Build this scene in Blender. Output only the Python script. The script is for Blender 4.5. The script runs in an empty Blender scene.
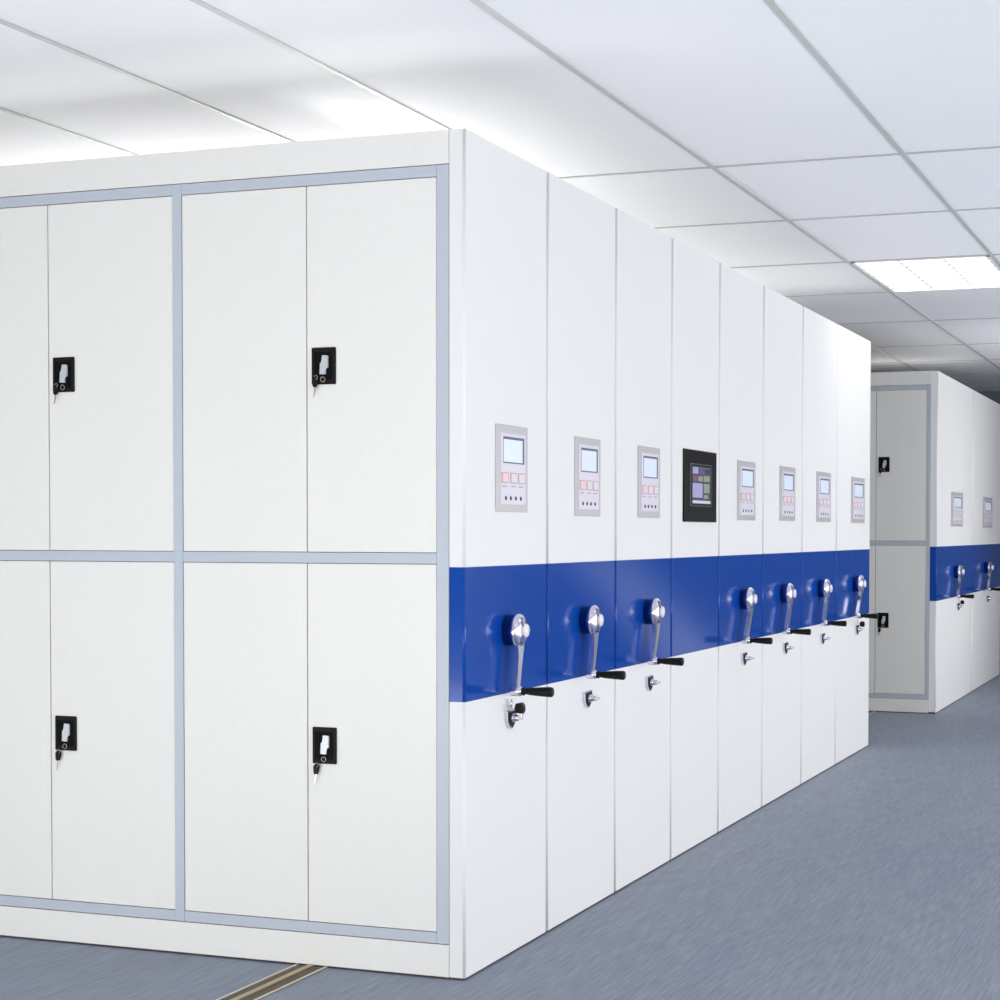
import bpy, bmesh, math, random
from mathutils import Vector, Matrix
random.seed(4)
C = bpy.context.scene.collection
PI = math.pi

# ------------------------------------------------------------------ materials
def lin(c):
    c = c / 255.0
    return c / 12.92 if c <= .04045 else ((c + .055) / 1.055) ** 2.4
def rgb(r, g, b): return (lin(r), lin(g), lin(b), 1)

def mat(name, col, rough=.5, metal=0, spec=.5, var=0, vscale=20, bump=0, bscale=60, stretch=None,
        coat=0, emit=None, estr=0):
    m = bpy.data.materials.new(name); m.use_nodes = True
    nt = m.node_tree; b = nt.nodes['Principled BSDF']
    b.inputs['Base Color'].default_value = col
    b.inputs['Roughness'].default_value = rough
    b.inputs['Metallic'].default_value = metal
    b.inputs['Specular IOR Level'].default_value = spec
    b.inputs['Coat Weight'].default_value = coat
    b.inputs['Coat Roughness'].default_value = .05
    if emit:
        b.inputs['Emission Color'].default_value = emit
        b.inputs['Emission Strength'].default_value = estr
    if var or bump:
        tc = nt.nodes.new('ShaderNodeTexCoord'); mp = nt.nodes.new('ShaderNodeMapping')
        nt.links.new(tc.outputs['Object'], mp.inputs['Vector'])
        if stretch: mp.inputs['Scale'].default_value = stretch
    if var:
        n = nt.nodes.new('ShaderNodeTexNoise'); n.inputs['Scale'].default_value = vscale
        n.inputs['Detail'].default_value = 6
        nt.links.new(mp.outputs['Vector'], n.inputs['Vector'])
        mx = nt.nodes.new('ShaderNodeMix'); mx.data_type = 'RGBA'
        mx.inputs['A'].default_value = tuple(c * (1 - var) for c in col[:3]) + (1,)
        mx.inputs['B'].default_value = tuple(min(1, c * (1 + var)) for c in col[:3]) + (1,)
        nt.links.new(n.outputs['Fac'], mx.inputs['Factor'])
        nt.links.new(mx.outputs['Result'], b.inputs['Base Color'])
    if bump:
        n2 = nt.nodes.new('ShaderNodeTexNoise'); n2.inputs['Scale'].default_value = bscale
        nt.links.new(mp.outputs['Vector'], n2.inputs['Vector'])
        bp = nt.nodes.new('ShaderNodeBump'); bp.inputs['Strength'].default_value = bump
        bp.inputs['Distance'].default_value = .002
        nt.links.new(n2.outputs['Fac'], bp.inputs['Height'])
        nt.links.new(bp.outputs['Normal'], b.inputs['Normal'])
    return m

M = {}
M['door'] = mat('painted_door_steel', (.80, .795, .765, 1), .45, var=.03, vscale=90, bump=.05, bscale=300, spec=.35)
M['body'] = mat('painted_body_steel', (.80, .795, .765, 1), .45, var=.03, vscale=90, spec=.35)
M['gap'] = mat('cabinet_inside_and_shadow', (.05, .045, .045, 1), .8)  # also paints the contact shadow strip under the units
M['frame'] = mat('blue_grey_frame', (.49, .535, .60, 1), .4, var=.04, vscale=120, spec=.4)
M['panel'] = mat('white_end_panel', (.80, .80, .80, 1), .5, spec=.25)
M['blue'] = mat('gloss_blue_paint', (.004, .058, .34, 1), .12, spec=.22)
M['lock'] = mat('black_lock_plastic', (.010, .008, .008, 1), .55, spec=.15)
M['lockin'] = mat('black_lock_recess', (.003, .003, .003, 1), .6, spec=.1)
M['silver'] = mat('satin_silver', (.58, .61, .65, 1), .4, metal=.3)
M['chrome'] = mat('chrome', (.70, .69, .79, 1), .2, metal=1)
M['drum'] = mat('polished_drum', (.30, .32, .55, 1), .15, metal=1)
M['cap'] = mat('hub_cap', (.80, .76, .80, 1), .3, spec=.6)
M['grip'] = mat('black_rubber', (.008, .006, .005, 1), .45, spec=.2)
M['keysteel'] = mat('key_steel', (.55, .50, .46, 1), .3, metal=1)
M['cpframe'] = mat('brushed_grey_plate', (.56, .545, .565, 1), .35, metal=.2, var=.06, vscale=300)
M['cpplate'] = mat('lilac_plate', (.74, .70, .79, 1), .35)
M['cpdark'] = mat('screen_recess_shade', (.10, .10, .20, 1), .4)
M['screen'] = mat('pale_screen', (.65, .72, .85, 1), .2, emit=(.80, .86, 1, 1), estr=.25)
M['btnline'] = mat('button_outline', (.50, .40, .44, 1), .5)
M['btnpink'] = mat('pink_button', (.92, .62, .64, 1), .4)
M['btnpale'] = mat('pale_button', (.80, .72, .77, 1), .4)
M['caption'] = mat('button_caption', (.42, .40, .46, 1), .5)
M['dot'] = mat('indicator_black', (.01, .01, .015, 1), .3)
M['tsblack'] = mat('black_bezel', (.006, .005, .004, 1), .3, spec=.12)
M['tsgrey'] = mat('bezel_line', (.12, .12, .14, 1), .4)
def scr(n, c, s=.35): return mat(n, rgb(*c), .3, emit=rgb(*c), estr=s)
M['ts0'] = scr('touchscreen_base', (60, 66, 78)); M['ts1'] = scr('touchscreen_violet', (150, 145, 185))
M['ts2'] = scr('touchscreen_green', (125, 138, 120)); M['ts3'] = scr('touchscreen_red', (120, 70, 90))
M['ts4'] = scr('touchscreen_pale', (185, 185, 200)); M['ts5'] = scr('touchscreen_plum', (80, 72, 110))
M['tile'] = mat('ceiling_tile', (.90, .905, .93, 1), .9, var=.015, vscale=60, bump=.15, bscale=160, spec=.1)
M['tee'] = mat('ceiling_grid_metal', (.52, .54, .52, 1), .5, spec=.4)
M['lampw'] = mat('lamp_white', (.9, .9, .9, 1), .3)
M['lampe'] = mat('lamp_diffuser', (.9, .9, .9, 1), .5, emit=(1, .99, .97, 1), estr=9)
M['wallfar'] = mat('grey_far_wall_paint', (.20, .22, .27, 1), .8, var=.02, vscale=5)
M['wall'] = mat('wall_paint', (.72, .73, .72, 1), .8, var=.02, vscale=5)
M['brass'] = mat('rail_brass', (.42, .34, .20, 1), .35, metal=.7, var=.25, vscale=14, stretch=(1, .15, 1))
M['cream'] = mat('rail_edge', (.66, .63, .52, 1), .4, metal=.3)
M['groove'] = mat('rail_groove', (.075, .045, .022, 1), .5, var=.4, vscale=20, stretch=(1, .2, 1))
M['glass'] = mat('window_glass', (.9, .95, 1, 1), .05)
M['glass'].node_tree.nodes['Principled BSDF'].inputs['Transmission Weight'].default_value = 1

def floor_mat():
    m = bpy.data.materials.new('brushed_vinyl_floor'); m.use_nodes = True
    nt = m.node_tree; b = nt.nodes['Principled BSDF']; L = nt.links.new
    tc = nt.nodes.new('ShaderNodeTexCoord')
    def noise(scale, st, det=5, rot=0):
        mp = nt.nodes.new('ShaderNodeMapping'); mp.inputs['Scale'].default_value = st
        mp.inputs['Rotation'].default_value = (0, 0, rot)
        L(tc.outputs['Object'], mp.inputs['Vector'])
        n = nt.nodes.new('ShaderNodeTexNoise'); n.inputs['Scale'].default_value = scale
        n.inputs['Detail'].default_value = det; L(mp.outputs['Vector'], n.inputs['Vector']); return n
    fine = noise(130, (1, .05, 1), 6, .10); mid = noise(13, (1, .12, 1), 4, .10); big = noise(1.2, (1, .6, 1), 2)
    def ramp(src, p0, c0, p1, c1):
        r = nt.nodes.new('ShaderNodeValToRGB'); L(src.outputs['Fac'], r.inputs['Fac'])
        r.color_ramp.elements[0].position = p0; r.color_ramp.elements[0].color = c0
        r.color_ramp.elements[1].position = p1; r.color_ramp.elements[1].color = c1; return r
    r1 = ramp(fine, .28, (.198, .224, .278, 1), .74, (.305, .338, .410, 1))
    r2 = ramp(mid, .3, (.94, .94, .96, 1), .7, (1.05, 1.05, 1.04, 1))
    r3 = ramp(big, .3, (.94, .96, 1.0, 1), .7, (1.04, 1.03, 1.01, 1))
    def mul(a, c):
        x = nt.nodes.new('ShaderNodeMix'); x.data_type = 'RGBA'; x.blend_type = 'MULTIPLY'
        x.inputs['Factor'].default_value = 1
        L(a, x.inputs['A']); L(c, x.inputs['B']); return x.outputs['Result']
    L(mul(mul(r1.outputs['Color'], r2.outputs['Color']), r3.outputs['Color']), b.inputs['Base Color'])
    b.inputs['Roughness'].default_value = .55; b.inputs['Specular IOR Level'].default_value = .3
    bp = nt.nodes.new('ShaderNodeBump'); bp.inputs['Strength'].default_value = .15; bp.inputs['Distance'].default_value = .002
    L(fine.outputs['Fac'], bp.inputs['Height']); L(bp.outputs['Normal'], b.inputs['Normal'])
    return m
M['floor'] = floor_mat()

# ------------------------------------------------------------------ mesh helper
class MB:
    def __init__(s): s.bm = bmesh.new(); s.mats = []
    def mi(s, m):
        if m not in s.mats: s.mats.append(m)
        return s.mats.index(m)
    def _fin(s, vs, m, smooth=False):
        i = s.mi(m); fs = set(f for v in vs for f in v.link_faces)
        for f in fs: f.material_index = i; f.smooth = smooth
    def box(s, x0, x1, y0, y1, z0, z1, m, bev=0, seg=2, edges=None):
        r = bmesh.ops.create_cube(s.bm, size=1)
        vs = r['verts']
        for v in vs:
            v.co = Vector(((x0 + x1) / 2 + v.co.x * (x1 - x0), (y0 + y1) / 2 + v.co.y * (y1 - y0), (z0 + z1) / 2 + v.co.z * (z1 - z0)))
        s._fin(vs, m)
        if bev:
            es = set(e for v in vs for e in v.link_edges)
            if edges == 'z': es = [e for e in es if abs((e.verts[0].co - e.verts[1].co).normalized().z) > .9]
            if edges == 'zx+': es = [e for e in es if abs((e.verts[0].co - e.verts[1].co).normalized().z) > .9 and e.verts[0].co.x > (x0 + x1) / 2]
            if edges == 'x': es = [e for e in es if abs((e.verts[0].co - e.verts[1].co).normalized().x) > .9]
            if edges == 'y': es = [e for e in es if abs((e.verts[0].co - e.verts[1].co).normalized().y) > .9]
            g = bmesh.ops.bevel(s.bm, geom=list(es), offset=bev, segments=seg, affect='EDGES', profile=.5)
            i = s.mi(m)
            for f in g['faces']: f.material_index = i; f.smooth = seg > 2
        return s
    def lathe(s, prof, c, axis, m, n=32, sy=1, mlist=None):
        """prof: list of (r, h); axis 'x','y','z'; sy stretches the radius along world y"""
        rings = []
        for r, h in prof:
            ring = []
            for k in range(n):
                a = 2 * PI * k / n; p, q = r * math.cos(a), r * math.sin(a)
                co = {'x': (h, p * sy, q), 'y': (p, h, q), 'z': (p, q * sy, h)}[axis]
                ring.append(s.bm.verts.new(Vector(c) + Vector(co)))
            rings.append(ring)
        fs = []
        for i in range(len(rings) - 1):
            mm = mlist[i] if mlist else m
            for k in range(n):
                f = s.bm.faces.new((rings[i][k], rings[i][(k + 1) % n], rings[i + 1][(k + 1) % n], rings[i + 1][k]))
                f.smooth = True; f.material_index = s.mi(mm)
        for ring, mm in ((rings[0], m), (rings[-1], mlist[-1] if mlist else m)):
            f = s.bm.faces.new(ring); f.material_index = s.mi(mm)
        return s
    def prism(s, pts, axis, h0, h1, m, bev=0):
        """pts in the plane (y,z) for axis x, (x,z) for axis y"""
        def P(a, b, h): return Vector((h, a, b)) if axis == 'x' else Vector((a, h, b)) if axis == 'y' else Vector((a, b, h))
        A = [s.bm.verts.new(P(a, b, h0)) for a, b in pts]; B = [s.bm.verts.new(P(a, b, h1)) for a, b in pts]
        n = len(pts); i = s.mi(m); fs = [s.bm.faces.new(A), s.bm.faces.new(B)]
        for k in range(n): fs.append(s.bm.faces.new((A[k], A[(k + 1) % n], B[(k + 1) % n], B[k])))
        for f in fs: f.material_index = i
        if bev:
            g = bmesh.ops.bevel(s.bm, geom=list(fs[1].edges), offset=bev, segments=2, affect='EDGES')
            for f in g['faces']: f.material_index = i
        return s
    def ring(s, c, R, r, normal, m, n=20, k=6):
        nrm = Vector(normal).normalized(); u = nrm.orthogonal().normalized(); w = nrm.cross(u)
        rows = []
        for a in range(n):
            t = 2 * PI * a / n; d = u * math.cos(t) + w * math.sin(t); row = []
            for b in range(k):
                q = 2 * PI * b / k
                row.append(s.bm.verts.new(Vector(c) + d * (R + r * math.cos(q)) + nrm * r * math.sin(q)))
            rows.append(row)
        i = s.mi(m)
        for a in range(n):
            for b in range(k):
                f = s.bm.faces.new((rows[a][b], rows[(a + 1) % n][b], rows[(a + 1) % n][(b + 1) % k], rows[a][(b + 1) % k]))
                f.smooth = True; f.material_index = i
        return s
    def build(s, name, parent=None):
        bmesh.ops.recalc_face_normals(s.bm, faces=s.bm.faces[:])
        me = bpy.data.meshes.new(name); s.bm.to_mesh(me); s.bm.free()
        for m in s.mats: me.materials.append(m)
        o = bpy.data.objects.new(name, me); C.objects.link(o)
        if parent: o.parent = parent
        return o

def thing(name, label, cat, loc, group=None):
    o = bpy.data.objects.new(name, None); C.objects.link(o); o.empty_display_size = .2
    o.location = loc; o['label'] = label; o['category'] = cat
    if group: o['group'] = group
    return o
def struct(o): o['kind'] = 'structure'; return o

# ------------------------------------------------------------------ cabinet parts (unit-local coordinates:
# origin on the floor at the outer front corner; +x out of the end panel, +y along the row, cabinet runs to -x)
H = 2.3; PT = .0458          # height, end panel thickness
BZ0, BZ1 = .758, 1.1235      # blue band

def end_panel(root, w):
    g = .005 + max(0, w - .63) * .008
    b = MB()
    b.box(-PT, 0, g, w - g, .006, BZ0, M['panel'], .007, 4, 'zx+')
    b.box(-PT, 0, g, w - g, BZ1, H, M['panel'], .007, 4, 'zx+')
    p = b.build('end_panel', root)
    MB().box(-PT, 0, g, w - g, BZ0, BZ1, M['blue'], .007, 4, 'zx+').build('blue_band', p)['label'] = 'glossy blue band across the end panel'

def control_panel(root, y0, y1, z0, z1, near=False):
    W, Ht = y1 - y0, z1 - z0
    Y = lambda a: y0 + a * W
    Z = lambda b: z1 - b * Ht
    cp = MB().box(0, .004, y0, y1, z0, z1, M['cpframe'], .0015, 2).build('control_panel', root)
    MB().box(.004, .0055, Y(.12), Y(.91), Z(.915), Z(.095), M['cpplate'], .0008, 1).build('face_plate', cp)
    s = MB(); s.box(.0055, .0063, Y(.20), Y(.86), Z(.44), Z(.135), M['cpdark'])  # dark plate paints the shade inside the screen recess, top and right
    s.box(.0063, .0068, Y(.205), Y(.80), Z(.425), Z(.165), M['screen']); s.build('screen', cp)['label'] = 'pale blue display with painted recess shade'
    for k, a in enumerate((.145, .415, .665)):
        q = MB(); q.box(.0055, .0063, Y(a), Y(a + .215), Z(.67), Z(.545), M['btnline'])
        pink = (k == 0) if near else True
        q.box(.0063, .0078, Y(a + .025), Y(a + .19), Z(.658), Z(.557), M['btnpink'] if k == 0 else M['btnpale'], .0006, 1)
        q.build('button', cp)['label'] = 'pink square button' if k == 0 else 'pale square button'
    for a in (.165, .435, .68):
        MB().box(.0055, .0058, Y(a), Y(a + .15), Z(.712), Z(.698), M['caption']).build('caption', cp)
    for a in (.275, .43, .59, .75):
        MB().lathe([(.0060, .0055), (.0060, .0070), (.004, .0078)], (0, Y(a), Z(.842)), 'x', M['dot'], 14).build('indicator', cp)

def touch_screen(root, y0, y1, z0, z1):
    W, Ht = y1 - y0, z1 - z0
    Y = lambda a: y0 + a * W
    Z = lambda b: z1 - b * Ht
    cp = MB().box(0, .006, y0, y1, z0, z1, M['tsblack'], .002, 2).build('touch_panel', root)
    cp['label'] = 'black touch screen control panel'
    MB().box(.006, .0075, Y(.18), Y(.83), Z(.78), Z(.19), M['tsgrey'], .001, 1).box(.0075, .0078, Y(.195), Y(.815), Z(.77), Z(.20), M['tsblack']).build('bezel', cp)
    s = MB(); s.box(.0078, .0085, Y(.23), Y(.78), Z(.745), Z(.225), M['ts0'])
    R = [(.23, .40, .24, .33, 'ts1'), (.42, .78, .24, .33, 'ts5'), (.60, .78, .26, .32, 'ts2'), (.24, .36, .36, .43, 'ts3'),
         (.40, .54, .36, .43, 'ts2'), (.57, .76, .35, .43, 'ts2'), (.23, .53, .46, .66, 'ts1'), (.57, .75, .46, .59, 'ts2'),
         (.57, .70, .62, .67, 'ts2'), (.23, .78, .70, .74, 'ts4')]
    for a, b, c, d, m in R: s.box(.0085, .009, Y(a), Y(b), Z(d), Z(c), M[m])
    s.build('screen', cp)['label'] = 'touch display with violet and green blocks'

def crank(root, y, ay, sy):
    """hub centre at y, arm foot at ay"""
    hz, gz = .938, .767
    d = MB(); d.lathe([(.045, 0), (.045, .026), (.049, .028)], (0, y, hz), 'x', M['drum'], 40, sy)
    cr = d.build('crank_handle', root)
    hub = MB()
    hub.lathe([(.049, .028), (.0495, .034), (.048, .040), (.042, .046), (.030, .051), (.018, .053), (.001, .053)], (0, y, hz), 'x', M['chrome'], 40, sy)
    for k in range(3):                       # raised spokes pressed into the dome
        a = PI / 2 + k * 2 * PI / 3 + .5
        u = Vector((math.cos(a), math.sin(a))); v = Vector((-u.y, u.x))
        P = [u * .016 + v * .007, u * .041 + v * .004, u * .041 - v * .004, u * .016 - v * .007]
        hub.prism([(y + p.x * sy, hz + p.y) for p in P], 'x', .046, .0565, M['drum'] if k else M['chrome'], .001)
    hub.build('hub', cr)
    MB().lathe([(.019, .052), (.020, .057), (.0185, .061), (.012, .063), (.001, .0635)], (0, y, hz), 'x', M['cap'], 28, sy).build('hub_cap', cr)
    arm = MB()
    wt, wb = .016 * sy, .0115 * sy
    arm.prism([(y - wt * 1.9, hz - .030), (y + wt * 1.9, hz - .030), (y + wt * 1.25, hz - .052), (y + wt * .95, hz - .066), (ay + wb, gz), (ay + wb * .7, gz - .010), (ay - wb * .7, gz - .010), (ay - wb, gz), (y - wt * .95, hz - .066), (y - wt * 1.25, hz - .052)], 'x', .026, .043, M['chrome'], .003)
    arm.lathe([(.013, .020), (.0145, .024), (.0145, .050), (.011, .056)], (0, ay, gz), 'x', M['chrome'], 20, sy)
    arm.build('arm', cr)
    g = MB(); g.lathe([(.010, .054), (.012, .057), (.012, .062), (.008, .065), (.009, .070), (.0110, .083), (.0130, .110), (.0145, .138), (.0145, .144), (.012, .148), (.001, .149)],
                      (0, ay, gz), 'x', M['grip'], 24, sy)
    g.build('grip', cr)['label'] = 'black tapered hand grip'

def panel_lock(root, y, key, sy):
    z = .684
    sh = MB(); sw = sy * 1.3
    pts = [(-.026, .022), (.024, .024), (.026, .004), (.018, -.014), (.003, -.027), (-.012, -.021), (-.024, -.004)]
    sh.prism([(y + a * sw, z + b * 1.1) for a, b in pts], 'x', 0, .010, M['chrome'], .001)
    sh.prism([(y + a * sw * .84, z - .0005 + b * .92) for a, b in pts], 'x', .010, .0115, M['lock'])
    lk = sh.build('panel_lock', root)
    MB().lathe([(.013, .0065), (.013, .016), (.010, .018), (.010, .026), (.0085, .028), (.001, .028)], (0, y + .002, z + .002), 'x', M['chrome'], 24, sy).build('lock_cylinder', lk)
    k = MB()
    if key:
        k.box(.028, .042, y - .002, y + .002, z - .002, z + .008, M['keysteel'])
        k.box(.036, .041, y - .006 * sy, y + .008 * sy, z + .004, z + .020, M['chrome'], .001, 1)
        k.prism([(.024, z + .018), (.044, z + .016), (.048, z + .028), (.045, z + .042), (.038, z + .047), (.024, z + .044), (.021, z + .030)], 'y', y - .010, y + .012, M['grip'], .002)
        k.ring((.012, y - .01, z + .045), .011, .002, (1, .3, 0), M['chrome'])
        k.build('key', lk)['label'] = 'key with black head'
    else:
        k.box(.028, .052, y - .002, y + .002, z - .003, z + .006, M['chrome'], .0008, 1)
        k.lathe([(.007, .026), (.008, .034), (.006, .036)], (0, y, z + .002), 'x', M['chrome'], 16, sy)
        k.build('key', lk)

def door_lock(door, x0, y, z0, drop):
    """black lock plate on a door; x0 left edge, y door surface (faces -y), z0 bottom"""
    W, Ht = .0750, .102; x0 = x0 + .0008
    X = lambda a: x0 + a * W
    Z = lambda b: z0 + (1 - b) * Ht
    p = MB(); p.box(x0, x0 + W, y - .005, y, z0, z0 + Ht, M['lock'], .003, 3)
    p.box(X(.12), X(.86), y - .006, y - .005, Z(.88), Z(.12), M['lockin'])
    p.lathe([(.0075, 0), (.0075, -.003), (.006, -.004)], (X(.50), y - .005, Z(.87)), 'y', M['lock'], 18)
    p.ring((X(.50), y - .009, Z(.87)), .007, .001, (0, 1, 0), M['keysteel'], 18)
    p.build('lock_plate', door)
    h = MB(); P = [(a + .03, b) for a, b in [(.44, .225), (.46, .215), (.66, .225), (.69, .25), (.69, .545), (.60, .58), (.58, .735), (.34, .725), (.355, .43), (.44, .40)]]
    h.prism([(X(a), Z(b)) for a, b in P], 'y', y - .006, y - .011, M['silver'], .0015)
    h.build('door_handle', door)['label'] = 'silver turn handle'
    k = MB()
    bz = Z(.84) - drop; bx = X(.185)
    k.prism([(bx - .008, bz - .002), (bx - .002, bz + .006), (bx + .010, bz + .003), (bx + .011, bz - .004), (bx + .006, bz - .022), (bx - .002, bz - .026), (bx - .007, bz - .020)], 'y', y - .0075, y - .013, M['grip'], .0015)
    k.prism([(bx - .001, bz - .024), (bx + .003, bz - .024), (bx - .003, bz - .050), (bx - .005, bz - .052)], 'y', y - .0095, y - .0115, M['keysteel'])
    k.ring((bx + .004, y - .0125, bz + .003), .006, .0008, (.3, 1, 0), M['keysteel'], 16, 5)
    k.build('key', door)['label'] = 'small key with black head'

ZH, ZDT, ZR1, ZR2, ZDB, ZP = 2.207, 2.177, 1.161, 1.132, .126, .0965
BAYS = [(-.0817, -.4785, -.879), (-.9076, -1.3345, -1.768), (-1.797, -2.215, -2.640)]   # right edge, seam, left edge
BAYS2 = [(-.070, -.411, -.752), (-.782, -1.19, -1.60), (-1.63, -2.13, -2.640)]
XEND = -2.67

def front_face(root, BAYS):
    """door side of a row: faces -y, surface at y=.012"""
    yf = .002
    f = MB()
    xs = -PT - .001
    f.box(BAYS[0][0], xs, yf, .0195, ZP, ZH, M['frame'])                                  # right stile
    edges = [(BAYS[0][2], BAYS[1][0]), (BAYS[1][2], BAYS[2][0]), (XEND, BAYS[2][2])]
    for i, (a, s, b) in enumerate(BAYS):
        l = edges[i]
        f.box(l[0], l[1], yf - .0008, .0195, ZP, ZH, M['frame'])
        for z0, z1 in ((ZDT, ZH), (ZR2, ZR1), (ZP, ZDB)):
            f.box(b + .0008, a - .0008, yf, .0195, z0, z1, M['frame'])
    f.build('door_frame', root)
    MB().box(XEND, xs, yf, .0185, ZH + .0025, H, M['body']).build('header', root)
    MB().box(XEND, xs, yf, .0185, .006, ZP - .0025, M['body']).build('plinth', root)
    g = .0016
    for (a, s, b) in BAYS:
        for top, z0, z1 in ((1, ZR1, ZDT), (0, ZDB, ZR2)):
            MB().box(b + g, s - g, yf + .001, .0185, z0 + g, z1 - g, M['door'], .0012, 1).build('door', root)
            d = MB().box(s + g, a - g, yf + .001, .0185, z0 + g, z1 - g, M['door'], .0012, 1).build('door', root)
            door_lock(d, s + .0165, yf + .001, 1.6265 if top else .5725, 0 if top else .022)

def unit(label, X0, Y0, w, group, hub=None, army=None, lock=None, key=False, cp=None, ts=None, front=False, near=False):
    t = thing('mobile_shelving_unit', label, 'storage cabinet', (X0, Y0, 0), group)
    c = MB()
    if front: c.box(XEND, -PT, .020, w - .012, .03, H - .003, M['gap']).box(XEND + .002, -PT, .0285, w - .011, H - .003, H, M['body'])
    else: c.box(XEND, -PT, .012, w - .012, .03, H - .001, M['body'])
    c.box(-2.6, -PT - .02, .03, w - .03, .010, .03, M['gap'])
    c.build('carcass', t)
    MB().box(XEND + .01, -.004, .006, w - .006, .0005, .010, M['gap']).build('contact_shadow_strip', t)['label'] = 'black strip painted as the contact shadow under the unit'  # black strip paints the contact shadow along the floor
    end_panel(t, w)
    sy = 1 + .5 * (w / .63 - 1)
    if cp: control_panel(t, cp[0] - Y0, cp[1] - Y0, cp[2], cp[3], near)
    if ts: touch_screen(t, ts[0] - Y0, ts[1] - Y0, ts[2], ts[3])
    if hub: crank(t, hub - Y0, army - Y0, sy)
    if lock: panel_lock(t, lock - Y0, key, sy)
    if front: front_face(t, BAYS if Y0 == 0 else BAYS2)
    return t

Y = [0, .6255, 1.2627, 1.8995, 2.5509, 3.2674, 4.0304, 4.8198, 5.7427]
G1 = 'mobile shelving units in the near row'
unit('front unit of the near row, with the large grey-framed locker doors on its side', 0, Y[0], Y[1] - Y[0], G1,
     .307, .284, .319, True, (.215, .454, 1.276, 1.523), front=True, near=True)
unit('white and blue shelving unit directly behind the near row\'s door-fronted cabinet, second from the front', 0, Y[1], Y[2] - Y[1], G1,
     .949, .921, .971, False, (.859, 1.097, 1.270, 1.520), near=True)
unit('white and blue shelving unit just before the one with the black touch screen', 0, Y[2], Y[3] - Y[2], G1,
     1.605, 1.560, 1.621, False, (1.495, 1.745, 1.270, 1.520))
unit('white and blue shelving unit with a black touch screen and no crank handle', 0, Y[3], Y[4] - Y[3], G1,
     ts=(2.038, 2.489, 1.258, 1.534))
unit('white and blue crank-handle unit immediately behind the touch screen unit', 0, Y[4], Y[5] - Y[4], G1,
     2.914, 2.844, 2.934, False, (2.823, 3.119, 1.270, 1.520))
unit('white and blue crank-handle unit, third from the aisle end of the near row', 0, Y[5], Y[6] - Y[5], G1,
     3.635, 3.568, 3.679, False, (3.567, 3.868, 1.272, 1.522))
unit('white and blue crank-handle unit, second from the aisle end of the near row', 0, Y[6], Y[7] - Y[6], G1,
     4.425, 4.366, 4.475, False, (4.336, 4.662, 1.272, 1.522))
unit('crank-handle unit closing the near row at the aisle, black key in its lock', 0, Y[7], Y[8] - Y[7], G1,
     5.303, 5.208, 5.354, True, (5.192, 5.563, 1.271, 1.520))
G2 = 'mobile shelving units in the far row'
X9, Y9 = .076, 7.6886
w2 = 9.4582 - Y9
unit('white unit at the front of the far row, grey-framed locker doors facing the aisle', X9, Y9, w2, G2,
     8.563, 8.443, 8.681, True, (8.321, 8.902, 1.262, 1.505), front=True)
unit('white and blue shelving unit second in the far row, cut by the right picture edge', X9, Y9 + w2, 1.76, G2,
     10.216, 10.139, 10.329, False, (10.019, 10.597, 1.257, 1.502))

# ------------------------------------------------------------------ floor rail
def rail():
    t = thing('floor_rail', 'brass and brown steel track set in the floor, running out from under the near row', 'rail', (-.468, 0, 0))
    t.rotation_euler.z = -.0115
    y0, y1 = -3.2, 11.2
    MB().box(-.050, .050, y0, y1, .0005, .002, M['brass']).build('track_plate', t)
    for x in (-.024, .024):
        MB().box(x - .0135, x + .0135, y0, y1, .002, .003, M['groove']).build('groove', t)
    MB().box(-.009, .009, y0, y1, .002, .007, M['brass'], .002, 2, 'y').build('track_bar', t)
    for x in (-.046, .046):
        MB().box(x - .004, x + .004, y0, y1, .002, .004, M['cream'], .001, 1, 'y').build('edge_strip', t)
rail()

# ------------------------------------------------------------------ the room
RX0, RX1, RY0, RY1, HC = -4.6, 4.8, -7.0, 13.5, 2.6
struct(MB().box(RX0, RX1, RY0, RY1, -.1, 0, M['floor']).build('floor'))
LX = [-4.6, -4.49, -3.83, -3.17, -2.51, -1.85, -1.20, -.60, .082, .80, 1.46, 2.12, 2.78, 3.44, 4.10, 4.8]
LY = [-7.0, 2.15, 3.38, 4.68, 5.90, 7.38, 8.95, 10.2, 11.5, 12.8, 13.5]
# lamp cells (x index, y range); all but the first are added, unseen
LAMPS = [(8, 4.68, 5.90), (12, 4.68, 5.90), (10, 8.95, 10.2), (12, 11.5, 12.8), (12, -1.2, 0.0), (12, -5.4, -4.2), (8, -5.4, -4.2), (4, -5.4, -4.2), (4, -2.6, -1.4)]
cb = MB()
for i in range(len(LX) - 1):
    cuts = sorted([(a, b) for (k, a, b) in LAMPS if k == i])
    y = RY0
    for a, b in cuts + [(RY1, RY1)]:
        if a > y: cb.box(LX[i], LX[i + 1], y, a, HC, HC + .05, M['tile'])
        y = b
ceil = struct(cb.build('ceiling'))
for x in LX[1:-1]:
    MB().box(x - .010, x + .010, RY0, RY1, HC - .005, HC, M['tee']).build('grid_bar', ceil)
for y in LY[1:-1]:
    MB().box(RX0, RX1, y - .008, y + .008, HC - .004, HC - .0002, M['tee']).build('grid_bar', ceil)

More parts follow.
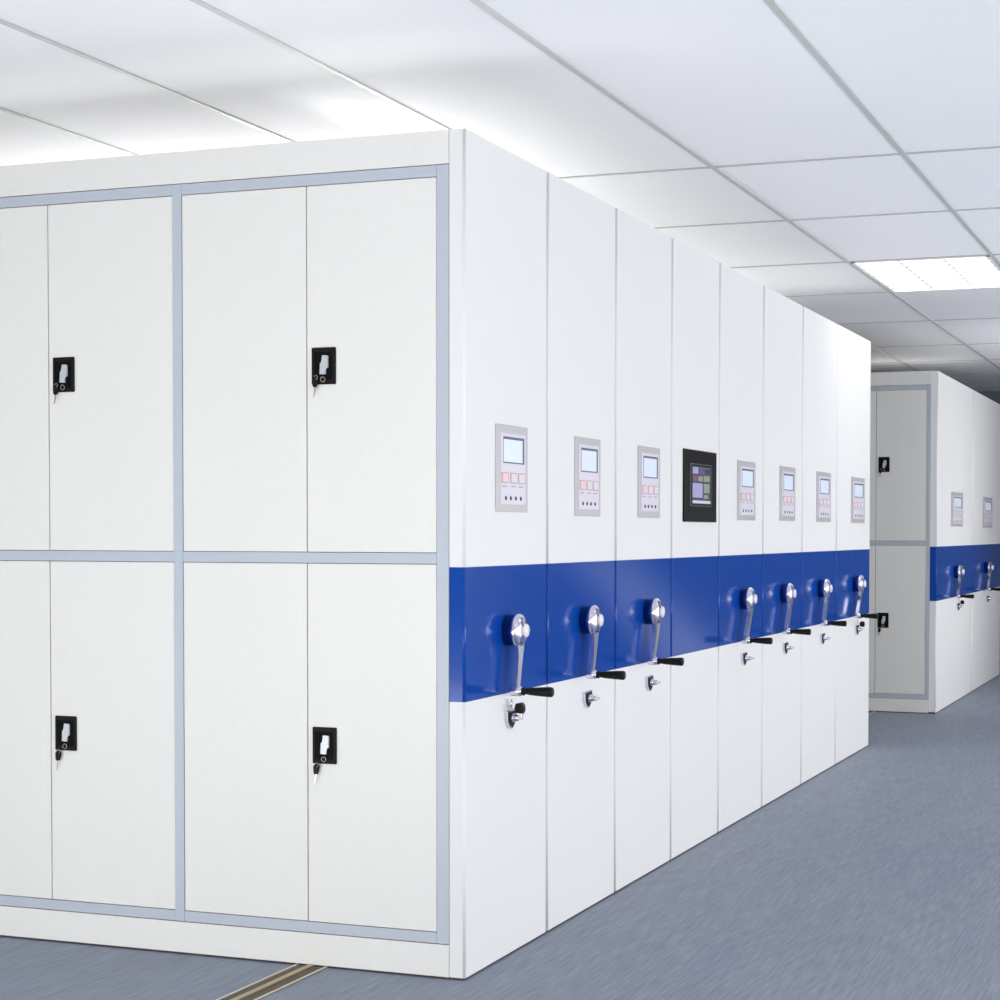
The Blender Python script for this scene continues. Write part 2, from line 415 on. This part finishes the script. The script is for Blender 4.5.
def lamp(k, a, b, label):
    x0, x1 = LX[k], LX[k + 1]
    t = thing('ceiling_light', label, 'ceiling light', ((x0 + x1) / 2, (a + b) / 2, HC), None)
    w, l = (x1 - x0) / 2 - .012, (b - a) / 2 - .012
    f = MB()
    f.box(-w, w, -l, l, .075, .08, M['lampw'])
    for s in (-1, 1):
        f.box(min(s * w, s * (w - .018)), max(s * w, s * (w - .018)), -l, l, -.006, .075, M['lampw'])
        f.box(-w, w, min(s * l, s * (l - .018)), max(s * l, s * (l - .018)), -.006, .075, M['lampw'])
    f.build('housing', t)
    MB().box(-w + .02, w - .02, -l + .02, l - .02, .045, .05, M['lampe']).build('diffuser', t)
    lv = MB()
    for j in range(1, 3):
        xx = -w + 2 * w * j / 3; lv.box(xx - .004, xx + .004, -l + .018, l - .018, 0, .035, M['lampw'])
    n = 9
    for j in range(1, n):
        yy = -l + 2 * l * j / n; lv.box(-w + .018, w - .018, yy - .0015, yy + .0015, .004, .030, M['lampw'])
    for j in range(0, 4):
        xx = -w + .02 + (2 * w - .04) * j / 3
        for q in range(1, 9):
            yy = -l + 2 * l * q / 9; lv.box(xx - .012, xx + .012, yy - .010, yy + .010, -.004, .002, M['tee'])
    lv.build('louvre', t)
for i, (k, a, b) in enumerate(LAMPS):
    lamp(k, a, b, ['bright white louvred fluorescent ceiling light above the aisle at upper right',
        'added unseen louvred ceiling light over the open floor right of the aisle', 'added unseen louvred ceiling light over the far row',
        'added unseen louvred ceiling light near the far right corner', 'added unseen louvred ceiling light by the right wall',
        'added unseen louvred ceiling light in the rear right corner', 'added unseen louvred ceiling light behind the viewer in the middle',
        'added unseen louvred ceiling light in the rear left part', 'added unseen louvred ceiling light in front of the locker doors'][i])

struct(MB().box(RX0 - .1, RX0, RY0, RY1, 0, HC, M['wall']).build('wall_left'))
struct(MB().box(RX0, RX1, RY1, RY1 + .1, 0, HC, M['wallfar']).build('wall_far'))
wr = MB()
wr.box(RX1, RX1 + .15, RY0, RY1, 0, .85, M['wall']); wr.box(RX1, RX1 + .15, RY0, RY1, 2.25, HC, M['wall'])
wins = [(-5.8, -3.2), (-2.4, .2), (1.0, 3.6), (4.4, 7.0), (7.8, 10.4)]
yy = RY0
for a, b in wins + [(RY1, RY1)]:
    wr.box(RX1, RX1 + .15, yy, a, .85, 2.25, M['wall']); yy = b
struct(wr.build('wall_right'))
for i, (a, b) in enumerate(wins):
    w = MB()
    for u in (a, (a + b) / 2 - .02, b - .04): w.box(RX1 + .04, RX1 + .10, u, u + .04, .85, 2.25, M['lampw'])
    w.box(RX1 + .04, RX1 + .10, a, b, .85, .89, M['lampw']); w.box(RX1 + .04, RX1 + .10, a, b, 2.21, 2.25, M['lampw'])
    struct(w.build('window_%d' % (i + 1)))

# ------------------------------------------------------------------ light
POW = [.42, 3, 45, 5.5, 6.5, 3, 30, 11, 22, 182, 7, 19]
w = bpy.data.worlds.new('World'); bpy.context.scene.world = w; w.use_nodes = True
bg = w.node_tree.nodes['Background']; bg.inputs['Color'].default_value = (.96, .975, 1, 1); bg.inputs['Strength'].default_value = POW[0]
M['lampe'].node_tree.nodes['Principled BSDF'].inputs['Emission Strength'].default_value = POW[1]

def area(name, loc, target, sx, sy, power, spread=180, col=(1, 1, 1)):
    if power <= 0: return
    l = bpy.data.lights.new(name, 'AREA'); l.shape = 'RECTANGLE'; l.size = sx; l.size_y = sy; l.energy = power; l.color = col; l.spread = math.radians(spread)
    o = bpy.data.objects.new(name, l); C.objects.link(o); o.location = loc
    o.rotation_euler = (Vector(target) - Vector(loc)).to_track_quat('-Z', 'Y').to_euler()
# added unseen fill lights near the floor, brightening the doors, panels and ceiling
area('low_fill_front', (-1.0, -3.0, .28), (-1.0, 0, .12), 3.4, .45, POW[2])
area('bounce_fill_left', (-2.2, -2.6, .3), (-1.6, .1, 2.4), 2.2, 1.2, POW[3], 100)
area('bounce_fill_centre', (.6, -2.1, .22), (.2, .2, 2.6), 1.2, 1.2, POW[4], 90)
area('bounce_fill_aisle', (2.2, 4.2, .3), (.3, 4.2, 2.6), 1.0, 4.6, POW[5], 110)
area('bounce_fill_far', (2.0, 8.8, .3), (.2, 8.6, 2.2), 1.0, 4.0, POW[6], 150)
# added fill lights beyond the unseen windows, at the open rear and right side
for k, (a, b) in enumerate(wins):
    area('window_fill', (RX1 + .2, (a + b) / 2, 1.55), (0, (a + b) / 2, 1.4), b - a, 1.4, POW[7] * (1.6 if k > 2 else 1))
area('rear_fill', (1.2, -6.9, .8), (.6, 0, .6), 7, 1.2, POW[8])
area('side_fill', (4.2, 2, .65), (0, 2, .5), 13, 1.2, POW[9])
# added fill strips hidden above the two rows, brightening the ceiling
area('row_top_fill', (-.9, 3.3, 2.36), (.4, 3.3, 2.6), 5.2, .06, POW[10])
area('row_top_fill', (-.9, 10.4, 2.35), (-.7, 8.4, 2.5), 1.4, .06, 1.6, 140)
area('row_top_fill', (-2.1, 2.3, 2.35), (-2.2, .3, 2.46), 2.4, .08, POW[11], 105)

# ------------------------------------------------------------------ camera (fitted to the photograph)
cam = bpy.data.cameras.new('Camera'); co = bpy.data.objects.new('Camera', cam); C.objects.link(co)
f = Vector((-.34328706, .93879883, -.02847379)); r = Vector((.93916173, .34347109, .00169211)); u = Vector((-.01136847, .02616061, .99959311))
m = Matrix(((r.x, u.x, -f.x, 1.9488), (r.y, u.y, -f.y, -4.4419), (r.z, u.z, -f.z, 1.2201), (0, 0, 0, 1)))
co.matrix_world = m
cam.sensor_width = 36; cam.lens = 1796.2165 * 36 / 1000
cam.shift_x = -(577.2221 - 500) / 1000; cam.shift_y = (582.8202 - 500) / 1000
bpy.context.scene.camera = co
vs = bpy.context.scene.view_settings
vs.view_transform = 'Standard'; vs.look = 'None'; vs.gamma = 1; vs.use_curve_mapping = False; vs.exposure = 0
